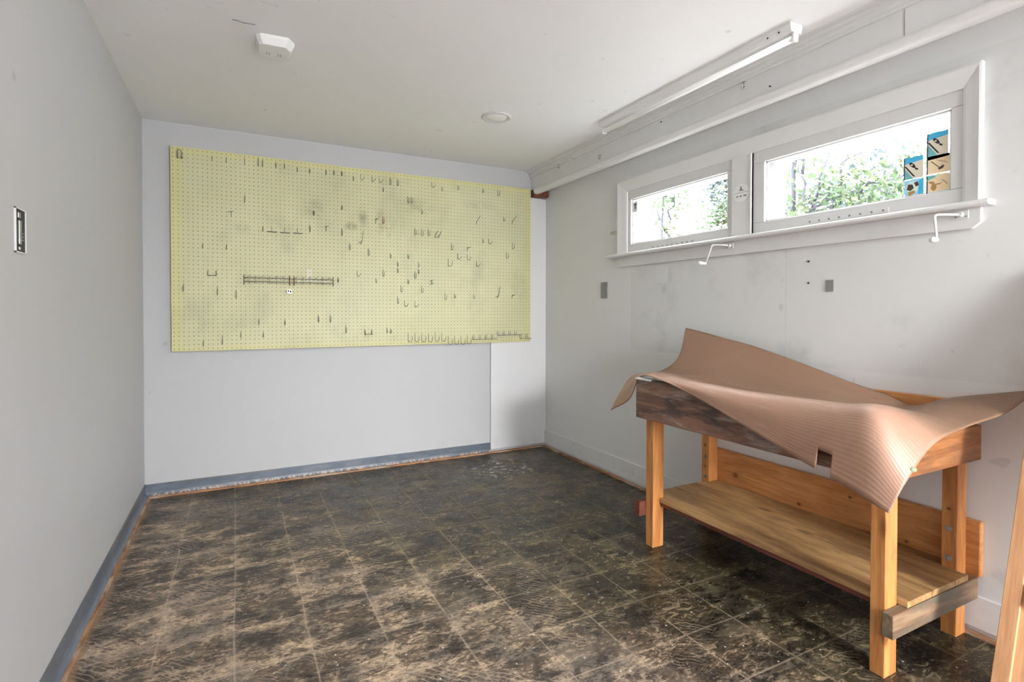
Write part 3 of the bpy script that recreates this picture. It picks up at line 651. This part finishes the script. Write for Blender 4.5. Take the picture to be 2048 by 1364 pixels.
# ---------------------------------------------------------------- pegboard
PX, PZ, PL, PH = .142, .8605, 2.4384, 1.2192
e = empty('pegboard', (PX, 0, PZ)); T(e, 'large yellow-green perforated pegboard mounted on the far wall', 'pegboard')
bm = bmesh.new(); bx(bm, 0, -.030, 0, PL, -.0245, PH); mesh_obj('board', bm, M['peg'], e)
for z in (.03, .60, 1.15):
    bm = bmesh.new(); bx(bm, .03, -.0245, z, 2.09, -.001, z+.038); mesh_obj('furring_strip', bm, M['trim_plain'], e)
YF = -.0305
def peg_at(px, py):
    """measured point -> nearest hole"""
    return px, py
HOOKS = []   # (x, z, kind)
HOOKS = [(0.1801, 2.009, 'N'), (0.3579, 2.015, 'J'), (0.4341, 2.017, 'J'), (0.8405, 2.006, 'J'), (0.9167, 2.006, 'J'), (1.0183, 2.009, 'J'), (1.0691, 2.015, 'J'), (1.1199, 2.015, 'J'), (0.9421, 1.735, 'J'), (1.1199, 1.787, 'J'), (0.3071, 1.482, 'J'), (0.4341, 1.484, 'J'), (0.7135, 2.02, 'J'), (0.7643, 2.022, 'J'), (0.5357, 2.012, 'L'), (0.6119, 2.019, 'L'), (0.6373, 2.014, 'L'), (0.5357, 1.781, 'L'), (1.1199, 1.615, 'L'), (0.9167, 1.623, 'L'), (0.4595, 1.706, 'T'), (1.0183, 1.657, 'T'), (0.6373, 1.609, 'J'), (0.6881, 1.61, 'B'), (0.7643, 1.61, 'B'), (0.8405, 1.611, 'B'), (1.1707, 1.521, 'L'), (1.1961, 1.992, 'J'), (1.3993, 1.937, 'J'), (1.8311, 1.986, 'J'), (1.9581, 2.009, 'J'), (2.1613, 2.009, 'J'), (1.6787, 1.806, 'J'), (2.3391, 1.804, 'J'), (2.1613, 1.627, 'J'), (1.5771, 1.479, 'J'), (1.4501, 1.477, 'J'), (1.5009, 1.423, 'J'), (1.6533, 1.423, 'J'), (1.5009, 1.377, 'J'), (1.6533, 1.378, 'J'), (1.2469, 2.004, 'W'), (1.3231, 2.003, 'W'), (1.3739, 2.002, 'W'), (1.7549, 2.008, 'W'), (2.2121, 1.626, 'W'), (1.9581, 1.497, 'W'), (2.0343, 1.494, 'W'), (2.1105, 1.448, 'W'), (1.2215, 1.345, 'W'), (1.4501, 1.991, 'L'), (1.5009, 1.99, 'L'), (2.2883, 1.997, 'L'), (1.5771, 1.876, 'L'), (1.6025, 1.875, 'L'), (1.3993, 1.717, 'L'), (1.6279, 1.652, 'L'), (1.6787, 1.65, 'L'), (1.7295, 1.652, 'L'), (2.4153, 1.595, 'L'), (1.9073, 1.56, 'L'), (2.3645, 1.52, 'L'), (1.2977, 1.489, 'L'), (1.3993, 1.348, 'L'), (1.6279, 1.342, 'L'), (1.8819, 1.445, 'U'), (1.7803, 1.656, 'D'), (2.1105, 1.782, 'S'), (2.4153, 1.807, 'S'), (2.0343, 1.574, 'T'), (1.3485, 1.733, 'T'), (1.2469, 1.575, 'Z'), (1.3485, 1.299, 'J'), (1.5771, 1.301, 'J'), (1.9327, 1.203, 'J'), (2.0851, 1.201, 'J'), (1.4247, 0.955, 'J'), (1.4501, 0.951, 'J'), (1.7549, 1.316, 'H'), (1.5263, 1.241, 'L'), (1.6787, 1.24, 'L'), (1.5009, 1.161, 'L'), (1.8565, 1.192, 'L'), (1.5517, 1.142, 'W'), (1.6279, 1.139, 'W'), (2.2883, 1.218, 'Z'), (2.4153, 1.224, 'T'), (1.2723, 0.942, 'G'), (1.5771, 0.893, 'U'), (1.6279, 0.892, 'U'), (1.6787, 0.89, 'U'), (1.7295, 0.889, 'U'), (1.7803, 0.891, 'U'), (1.8311, 0.89, 'U'), (1.8819, 0.866, 'U'), (1.9327, 0.865, 'U'), (1.9835, 0.864, 'U'), (2.0343, 0.868, 'U'), (0.3325, 1.32, 'G'), (0.2055, 1.222, 'L'), (0.3833, 1.203, 'L'), (0.4849, 1.187, 'L'), (0.9675, 1.034, 'L'), (1.0437, 1.033, 'L'), (1.1453, 0.96, 'L'), (0.4087, 0.901, 'L'), (0.6119, 1.019, 'J'), (0.7643, 1.017, 'J'), (0.5103, 0.939, 'J'), (0.6373, 0.939, 'J'), (0.3071, 0.892, 'J'), (1.0945, 1.3, 'J')]   # HD
# hook shapes, built once each
def hook_mesh(kind):
    bm = bmesh.new(); r = .0019
    if kind == 'J': tube(bm, rnd_bend([(0, 0, .030), (0, -.003, .030), (0, -.003, 0), (0, -.024, -.003), (0, -.028, .020)], .005), r, 6)
    elif kind == 'L': tube(bm, rnd_bend([(0, 0, .045), (0, -.003, .045), (0, -.003, 0), (0, -.034, -.004), (0, -.040, .030)], .006), r, 6)
    elif kind == 'S': tube(bm, rnd_bend([(0, .0, -.006), (0, -.003, -.022), (0, -.003, 0), (0, -.075, .034)], .004), r*1.05, 6)
    elif kind == 'W':
        tube(bm, rnd_bend([(0, 0, .032), (0, -.003, .032), (0, -.003, 0), (.008, -.026, -.008), (.020, -.032, .016)], .005), r, 6)
    elif kind == 'U':
        tube(bm, rnd_bend([(0, 0, .050), (0, -.003, .050), (0, -.003, -.004), (.006, -.030, -.010), (.018, -.036, -.004), (.020, -.040, .030)], .005), r, 6)
    elif kind == 'B':
        tube(bm, rnd_bend([(0, 0, .032), (0, -.003, .032), (0, -.003, 0), (0, -.020, -.004)], .005), r, 6); bx(bm, -.028, -.024, -.007, .030, -.018, -.002)
    elif kind == 'N':    # closed double loop
        for s_ in (0, .022): tube(bm, rnd_bend([(s_, 0, .034), (s_, -.004, .034), (s_, -.004, 0), (s_, -.03, -.002), (s_, -.034, .036)], .006), r*1.3, 6)
        tube(bm, rnd_bend([(0, -.034, .034), (.004, -.034, .044), (.018, -.034, .044), (.022, -.034, .034)], .004), r*1.3, 6)
    elif kind == 'D':    # twin prong holder
        for s_ in (0, .030): tube(bm, rnd_bend([(s_, 0, -.006), (s_, -.003, -.014), (s_, -.003, 0), (s_, -.060, .026)], .004), r*1.2, 6)
        tube(bm, [(0, -.004, -.010), (.030, -.004, -.010)], r, 6)
    elif kind == 'H':
        tube(bm, [(0, -.004, -.014), (0, -.004, .012)], r*1.3, 6)
        for z in (-.014, .012): tube(bm, [(-.012, -.001, z-.004), (.006, -.02, z+.002)], r, 6)
    elif kind == 'T':
        tube(bm, rnd_bend([(0, 0, -.02), (0, -.003, -.016), (0, -.003, 0), (0, -.035, .006)], .004), r, 6); tube(bm, [(-.014, -.034, .004), (.014, -.036, .009)], r, 6)
    elif kind == 'Z':
        tube(bm, rnd_bend([(0, 0, -.015), (0, -.003, -.015), (0, -.003, .0), (.006, -.012, .004), (.010, -.02, .05), (.012, -.024, .075)], .004), r, 6); tube(bm, [(-.018, -.004, -.004), (.008, -.008, -.004)], r, 6)
    elif kind == 'G':    # two hooks joined by a back wire
        for s_ in (0, .045): tube(bm, rnd_bend([(s_, 0, .03), (s_, -.003, .03), (s_, -.003, 0), (s_, -.022, -.004), (s_, -.026, .026)], .005), r, 6)
        tube(bm, [(0, -.003, .0), (.045, -.003, .0)], r, 6)
    for f in bm.faces: f.smooth = True
    return bm
proto = {}
ORD = 'first second third fourth fifth sixth seventh eighth ninth tenth eleventh twelfth thirteenth fourteenth fifteenth sixteenth seventeenth eighteenth nineteenth twentieth twenty-first twenty-second twenty-third twenty-fourth twenty-fifth'.split()
BAND = [(0.135, "the pegboard's top edge row"), (0.33, 'the sparse band under the top row'), (0.465, "the clip holders' band"), (0.6, 'the band above the wire rack'), (0.7, "the wire rack's band"), (0.84, 'the band below the wire rack'), (9, "the pegboard's bottom row")]
STY = dict(J='short steel peg hook', L='long steel peg hook', S='slanting steel peg', W='splay-tipped steel hook', U='wide steel U hook', B='flat-bar clip holder', N='closed double-loop wire holder', D='twin-prong steel holder', H='small H-shaped wire bracket', T='T-ended steel peg', Z='tall bent wire hook', G='paired wire hook')
rows = {}
for x, z, k in HOOKS:
    fr = 1-(z-PZ)/PH
    bi = next(i for i, (l, _) in enumerate(BAND) if fr < l)
    rows.setdefault((bi, k), []).append((x, z))
for (bi, k), lst in rows.items():
    lst.sort()
    for i, (x, z) in enumerate(lst):
        if k in proto:
            o = bpy.data.objects.new('peg_hook', proto[k]); C.objects.link(o); o.location = (x, YF, z)
        else:
            o = mesh_obj('peg_hook', hook_mesh(k), M['steel'], loc=(x, YF, z)); proto[k] = o.data
        lab = ('only ' + STY[k] + ' in ' + BAND[bi][1]) if len(lst) == 1 else (ORD[i] + ' ' + STY[k] + ' from left in ' + BAND[bi][1])
        T(o, lab, 'hook', 'hooks on the pegboard')

# long wire tool rack
RX, RZ = .528, 1.297
e = empty('wire_tool_rack', (RX, YF, RZ)); T(e, 'long steel wire tool rack of crossing prongs at mid height on the pegboard', 'tool rack')
L = .535; r = .0019
for x in (0, L):
    bm = bmesh.new(); tube(bm, [(x, -.004, -.030), (x, -.004, .034)], r*1.2, 6); mesh_obj('end_bar', bm, M['steel'], e, smooth=True)
for z, d in ((.014, -.006), (-.010, -.030)):
    bm = bmesh.new(); tube(bm, [(0, d, z), (L, d, z)], r*1.2, 6); mesh_obj('rail', bm, M['steel'], e, smooth=True)
for k in range(13):
    if k in (6,): continue
    x = .028+k*.0400
    bm = bmesh.new(); tube(bm, rnd_bend([(x, -.003, .022), (x, -.03, .018), (x, -.034, -.024)], .004), r, 6); tube(bm, [(x-.010, -.03, .024), (x+.010, -.03, .024)], r, 6); mesh_obj('prong', bm, M['steel_bright'], e, smooth=True)
for x in (.262, .288):
    bm = bmesh.new(); tube(bm, [(x, -.036, -.032), (x, -.036, .030)], .0028, 6); mesh_obj('rubber_stay', bm, M['rubber'], e, smooth=True)['label'] = 'dark red-brown upright stay'
bm = bmesh.new(); bx(bm, 0, -.020, -.012, .030, 0, .012); bx(bm, .005, -.0206, -.004, .012, -.0195, .009, 1); bx(bm, .017, -.0206, -.006, .026, -.0195, .006, 1)
T(mesh_obj('spring_clip', bm, [M['white_metal'], M['dark']], loc=(.775, YF, 1.228)), 'tiny black and white clip on the pegboard below the middle of the long rack', 'clip')
# linked strips of hooks on the bottom row
def strip_rack(x0, z0, L, xs, h, label):
    e = empty('hook_strip', (x0, YF, z0)); T(e, label, 'hook strip', 'strips of linked hooks on the bottom row')
    bm = bmesh.new(); tube(bm, [(-.004, -.022, -.002), (L, -.022, -.002)], .0022, 6); mesh_obj('rail', bm, M['steel'], e, smooth=True)
    for x in xs:
        bm = bmesh.new(); tube(bm, rnd_bend([(x, 0, h*.8), (x, -.003, h*.8), (x, -.003, 0), (x, -.030, -.004), (x, -.034, h)], .004), .0019, 6); mesh_obj('hook', bm, M['steel'], e, smooth=True)
strip_rack(2.0780, 0.8910, 0.2, [0.0, 0.053, 0.105, 0.157], 0.034, 'strip of four linked upright hooks, left of the three strips on the bottom row')
strip_rack(2.2840, 0.9190, 0.202, [0.0, 0.051, 0.101, 0.153], 0.03, 'strip of linked upright hooks set highest, middle of the three strips on the bottom row')
strip_rack(2.4860, 0.8890, 0.095, [0.0, 0.049], 0.036, 'short two-hook strip jutting past the lower right corner of the pegboard')   # SR

# ---------------------------------------------------------------- workbench
e = empty('workbench', (2.43, -2.34, 0)); T(e, 'low amber pine workbench with a lower shelf against the right wall', 'workbench')
B = Vector((2.43, -2.34, 0))
def bpart(name, a, b, mat, bevel=.002, label=None, skew=None, parent=None):
    bm = bmesh.new(); bx(bm, *a, *b)
    for v in bm.verts:
        if skew: v.co.y += skew*(v.co.x-2.2)/.5*(1 if v.co.y > -2.3 else .0)
        v.co -= B
    o = mesh_obj(name, bm, mat, parent or e, bevel=bevel)
    if label: o['label'] = label
    return o
bpart('leg', (2.203, -1.875, 0), (2.268, -1.828, .765), M['pine'])
bpart('leg', (2.208, -2.872, 0), (2.272, -2.829, .765), M['pine'])
blb = bpart('leg', (2.643, -1.803, 0), (2.705, -1.755, .765), M['pine_leg'])
brb = bpart('leg', (2.643, -2.867, 0), (2.705, -2.822, .765), M['pine_leg'])
bpart('front_apron', (2.166, -2.872, .602), (2.204, -1.797, .786), M['apron'], .003, 'dark paint-stained front board')
bpart('back_apron', (2.7055, -2.880, .602), (2.7305, -1.765, .796), M['pine_y'], .003)
bpart('end_apron', (2.2045, -2.906, .606), (2.705, -2.8725, .722), M['pine_x'])
bpart('end_apron', (2.2045, -1.828, .606), (2.705, -1.800, .722), M['pine_x'], skew=None)
for k in range(3):
    bpart('top_board', (2.206+k*.1663, -2.868, .7225), (2.206+k*.1663+.164, -1.802, .742), M['pine_y'], .0015)
bpart('back_board', (2.7055, -2.906, .205), (2.7305, -1.745, .392), M['pine_back'], .004)
bpart('crossbar', (2.190, -2.904, .138), (2.700, -2.8725, .209), M['grey_wood'], .002, 'weathered grey-brown crossbar')
bpart('crossbar', (2.165, -1.826, .138), (2.700, -1.792, .206), M['redwood'], .002, 'dark red-brown crossbar')
for k in range(3):
    x0 = 2.275+k*.1425
    # planks notched round the legs: cut between them
    bm = bmesh.new(); ya, yb = -2.900, -1.792+.006*k
    x1 = x0+.1385
    if k == 2:
        prism(bm, [(x0, ya), (2.641, ya), (2.641, -2.819), (2.704, -2.819), (2.704, -1.806), (2.641, -1.806), (2.641, -1.785), (x0, -1.785)], .2095, .232 if False else .2285, lambda u, v, w_: (u, v, w_))
    else: bx(bm, x0, ya, .2095, x1, yb, .2285)
    for v in bm.verts: v.co -= B
    mesh_obj('shelf_plank', bm, M['shelf'], e, bevel=.0015)
# narrow front plank between the front legs
bm = bmesh.new(); bx(bm, 2.240, -2.826, .2095, 2.2735, -1.878, .2285)
for v in bm.verts: v.co -= B
mesh_obj('shelf_plank', bm, M['shelf'], e, bevel=.0015)
bm = bmesh.new(); bx(bm, 2.248, -2.826, .190, 2.256, -1.878, .209)
for v in bm.verts: v.co -= B
mesh_obj('shelf_lip', bm, M['redwood'], e, bevel=.001)
def bolt(p, nrm, r, mat, par, sq=False):
    bm = bmesh.new(); p = Vector(p)-B; nrm = Vector(nrm)
    tube(bm, [p, p+nrm*.003], [r, r*.92], 14); tube(bm, [p+nrm*.003, p+nrm*.009], [r*.5, r*.42], 6 if sq else 10)
    return mesh_obj('bolt', bm, mat, par)
for z in (.625, .755): bolt((2.166, -1.828, z), (-1, 0, 0), .0065, M['steel'], e)
for z in (.352, .248): bolt((2.643, -1.782, z), (-1, 0, 0), .009, M['steel'], e)
for z in (.362, .262): bolt((2.643, -2.843, z), (-1, 0, 0), .011, M['steel_bright'], e, True)
bpart('edge_strip', (2.160, -1.90, .782), (2.200, -1.797, .7895), plain('flaking_white_strip', (.75, .76, .74), .5, var=.25, scale=40), .002, 'flaking white strip on the front corner')

# ---------------------------------------------------------------- the curled mat
def make_mat():
    G = [
     # v0 front            v1                    v2                    v3                    v4                    v5 back
     [(2.20,-1.564,.593), (2.25,-1.574,.679), (2.31,-1.604,.768), (2.43,-1.680,.795), (2.51,-1.722,.868), (2.62,-1.663,1.014)],
     [(2.205,-1.70,.668), (2.24,-1.70,.760), (2.31,-1.710,.793), (2.43,-1.760,.800), (2.52,-1.780,.865), (2.63,-1.770,.995)],
     [(2.190,-1.80,.792), (2.225,-1.80,.797), (2.31,-1.810,.799), (2.43,-1.850,.801), (2.53,-1.87,.858), (2.64,-1.890,.970)],
     [(2.150,-1.985,.798), (2.175,-1.985,.802), (2.215,-1.985,.803), (2.43,-1.99,.796), (2.55,-2.00,.845), (2.66,-2.032,.942)],
     [(2.142,-2.20,.752), (2.152,-2.20,.786), (2.22,-2.18,.801), (2.40,-2.20,.762), (2.57,-2.22,.815), (2.675,-2.26,.883)],
     [(2.140,-2.40,.690), (2.146,-2.40,.768), (2.215,-2.38,.798), (2.40,-2.41,.751), (2.58,-2.43,.785), (2.682,-2.47,.822)],
     [(2.130,-2.615,.626), (2.138,-2.62,.752), (2.215,-2.60,.802), (2.40,-2.60,.749), (2.58,-2.61,.757), (2.684,-2.62,.786)],
     [(2.112,-2.765,.590), (2.126,-2.775,.752), (2.21,-2.745,.806), (2.42,-2.72,.757), (2.57,-2.715,.755), (2.680,-2.715,.760)],
     [(2.103,-2.870,.560), (2.122,-2.885,.742), (2.205,-2.862,.812), (2.45,-2.84,.776), (2.57,-2.83,.782), (2.685,-2.83,.803)],
     [(2.100,-2.936,.539), (2.140,-2.962,.635), (2.250,-2.974,.724), (2.45,-2.974,.756), (2.60,-3.007,.790), (2.705,-3.046,.858)],
    ]
    nu, nv = len(G), len(G[0])
    def cr(p0, p1, p2, p3, t):
        return .5*((2*p1)+(p2-p0)*t+(2*p0-5*p1+4*p2-p3)*t*t+(3*p1-p0-3*p2+p3)*t**3)
    def cs(arr, t):
        n = len(arr); i = min(int(t), n-2); f = t-i
        g = lambda k: arr[k] if 0 <= k < n else (arr[0]*2-arr[1] if k < 0 else arr[-1]*2-arr[-2])
        return cr(g(i-1), g(i), g(i+1), g(i+2), f)
    GV = [[Vector(p) for p in row] for row in G]
    def P(s, t): return cs([cs(row, t) for row in GV], s)
    # notch in the front edge
    s0, s1, t1 = 6.60, 6.98, .40
    us = sorted(set([round(k/14, 5) for k in range(0, 14*(nu-1)+1)]+[s0, s1])); vs_ = sorted(set([round(k/10, 5) for k in range(0, 10*(nv-1)+1)]+[t1]))
    bm = bmesh.new(); uvl = bm.loops.layers.uv.new('UVMap')
    V = {}
    for i, s_ in enumerate(us):
        for j, t_ in enumerate(vs_): V[i, j] = bm.verts.new(P(s_, t_))
    for i in range(len(us)-1):
        for j in range(len(vs_)-1):
            if us[i] >= s0-1e-6 and us[i+1] <= s1+1e-6 and vs_[j+1] <= t1+1e-6: continue
            f = bm.faces.new((V[i, j], V[i+1, j], V[i+1, j+1], V[i, j+1])); f.smooth = True
            for l, (a, b) in zip(f.loops, ((i, j), (i+1, j), (i+1, j+1), (i, j+1))):
                l[uvl].uv = (us[a]/(nu-1)*1.4, vs_[b]/(nv-1)*.75)
    for v in [v for v in bm.verts if not v.link_faces]: bm.verts.remove(v)
    me = bpy.data.meshes.new('rubber_mat'); bm.to_mesh(me); bm.free(); me.materials.append(M['mat'])
    o = bpy.data.objects.new('rubber_mat', me); C.objects.link(o)
    md = o.modifiers.new('thickness', 'SOLIDIFY'); md.thickness = .004; md.offset = 0
    T(o, 'curled ribbed tan mat draped over the top of the workbench', 'mat')
make_mat()
_n = Vector((-.565, -.716, .410)); _q = _n.to_track_quat('Z', 'Y').to_matrix().to_4x4()
bm = bmesh.new(); bmesh.ops.create_uvsphere(bm, u_segments=16, v_segments=8, radius=.0085, matrix=_q @ Matrix.Diagonal((1, .8, .35, 1)))
T(mesh_obj('putty_blob', bm, plain('green_putty', (.26, .38, .20), .5), loc=Vector((2.1611, -2.9656, .6612))+_n*.0025, smooth=True), 'small green blob of putty stuck near the drooping front corner of the tan mat', 'putty')

# ---------------------------------------------------------------- leaning pine door
e = empty('leaning_panel', (2.329, -3.07, 0)); ang = math.atan(.303); T(e, 'pale pine framed panel leaning against the right wall, cut off by the photo edge', 'panel')
e.rotation_euler = (0, ang, 0)
# local: x is the depth behind the face, y along the wall, z up the face
def lp(name, a, b, mat=M['door_wood'], bevel=.002):
    bm = bmesh.new(); bx(bm, *a, *b); return mesh_obj(name, bm, mat, e, bevel=bevel)
lp('stile', (0, -.040, .009), (.028, 0, 1.30)); lp('stile', (0, -.62, .009), (.028, -.57, 1.30))
lp('panel_board', (.008, -.572, .012), (.022, -.039, 1.297))
lp('rail', (.001, -.569, .012), (.0275, -.041, .07)); lp('rail', (.001, -.569, 1.23), (.0275, -.041, 1.297))
lp('batten', (-.004, -.569, .300), (.010, -.048, .360), M['pine_y'])

# ---------------------------------------------------------------- outdoors
S(box_obj('ground', (W+.12, -14, -.9), (18, 22, -.85), M['bounce_ground']))
def tree(base, trunk, branches, clusters, mat, label, nl=260, ls=.07, seed=1, tr=.05):
    rr = random.Random(seed); e = empty('garden_tree', base); b0 = Vector(base)
    T(e, label, 'tree', 'trees outside the windows')
    bm = bmesh.new(); n = len(trunk); tube(bm, [Vector(p)-b0 for p in trunk], [tr*(1-.5*i/(n-1)) for i in range(n)], 10); mesh_obj('trunk', bm, M['bark'], e, smooth=True)
    for br in branches:
        bm = bmesh.new(); n = len(br); tube(bm, [Vector(p)-b0 for p in br], [tr*.5*(1-.6*i/(n-1)) for i in range(n)], 7); mesh_obj('branch', bm, M['bark'], e, smooth=True)
    bm = bmesh.new()
    for (c, rad, k) in clusters:
        for _ in range(int(nl*k)):
            d = Vector((rr.gauss(0, 1), rr.gauss(0, 1), rr.gauss(0, .8)))*rad*.5
            p = Vector(c)+d-b0; a = Vector((rr.uniform(-1, 1), rr.uniform(-1, 1), rr.uniform(-1, 1))).normalized(); b = a.orthogonal().normalized()
            s_ = ls*rr.uniform(.5, 1.1)
            bm.faces.new([bm.verts.new(p+a*s_), bm.verts.new(p+b*s_*.6), bm.verts.new(p-a*s_), bm.verts.new(p-b*s_*.6)])
    me = bpy.data.meshes.new('leaves'); bm.to_mesh(me); bm.free(); me.materials.append(mat)
    o = bpy.data.objects.new('leaves', me); C.objects.link(o); o.parent = e; o['kind'] = 'stuff'
R_ = random.Random(5)
def wig(a, b, n=7, k=.06):
    a, b = Vector(a), Vector(b); return [a.lerp(b, i/n)+Vector((R_.uniform(-k, k), R_.uniform(-k, k), R_.uniform(-k, k)))*(0 if i in (0, n) else 1) for i in range(n+1)]
tree((4.6, -1.0, -.85), wig((4.6, -1.0, -.85), (4.55, -.96, 3.2), 9, .05),
     [wig((4.6, -1.0, 2.0), (4.5, -1.75, 2.02)), wig((4.6, -1.0, 1.7), (4.4, -1.3, 2.5)), wig((4.55, -1.0, 2.2), (4.3, -.7, 2.7)), wig((4.5, -1.25, 2.0), (4.4, -1.45, 1.5)), wig((4.5, -1.1, 1.9), (4.5, -1.5, 2.25)), wig((4.5, -1.2, 1.6), (4.5, -1.0, 2.3))],
     [((4.6, -1.05, 2.3), .40, .8), ((4.6, -1.25, 1.95), .32, 1.0), ((4.5, -1.5, 2.0), .32, 1.0), ((4.55, -.95, 1.85), .25, .6), ((4.5, -1.65, 1.85), .25, .6), ((4.6, -1.8, 2.1), .2, .3)], M['leaf_green'],
     'leafy garden tree with a grey trunk outside the wider window', 420, .036, 3, .03)
tree((6.2, -.9, -.85), wig((6.2, -.9, -.85), (6.1, -.8, 3.0), 6, .05), [wig((6.1, -.85, 2.2), (6, -1.5, 2.3)), wig((6.1, -.85, 2.0), (6, -.2, 2.5))],
     [((6.1, -1.0, 2.35), .5, 1.0), ((6.1, -.65, 2.25), .5, .9), ((6, -.3, 2.4), .45, .8), ((6, -.1, 2.2), .35, .6)], M['leaf_blue'], 'blue-green tree farther off behind the wider window', 420, .055, 4, .035)
tree((4.7, .62, -.85), wig((4.7, .62, -.85), (4.6, .64, 2.9), 8, .035), [wig((4.7, .62, 2.1), (4.6, .45, 2.5)), wig((4.7, .62, 1.9), (4.6, .9, 2.4))],
     [((4.7, .66, 2.35), .26, .7), ((4.6, .5, 2.35), .25, .4), ((4.7, .7, 2.0), .18, .3)], M['leaf_green'], 'slender tree outside the narrower window, seen near its left side', 420, .036, 6, .024)
tree((5.9, .90, -.85), wig((5.9, .90, -.85), (5.9, .92, 2.8), 6, .03), [wig((5.9, .9, 2.3), (5.85, .7, 2.8))],
     [((5.9, 1.02, 2.78), .22, 1.0), ((5.85, .98, 2.5), .24, 1.0)], M['leaf_blue'], 'small dense blue-green tree near the middle of the narrower window', 420, .044, 7, .012)
tree((4.8, -.15, -.85), wig((4.8, -.15, -.85), (4.8, -.12, 2.5), 6, .04), [wig((4.8, -.15, 2.0), (4.8, -.35, 2.3))],
     [((4.8, -.08, 2.1), .24, 1.0), ((4.8, .05, 2.0), .2, .7), ((4.8, -.25, 2.3), .24, .8), ((4.8, -.3, 2.0), .2, .6)], M['leaf_green'], 'yellow-green bushy tree toward the right side of the narrower window', 420, .036, 8, .012)
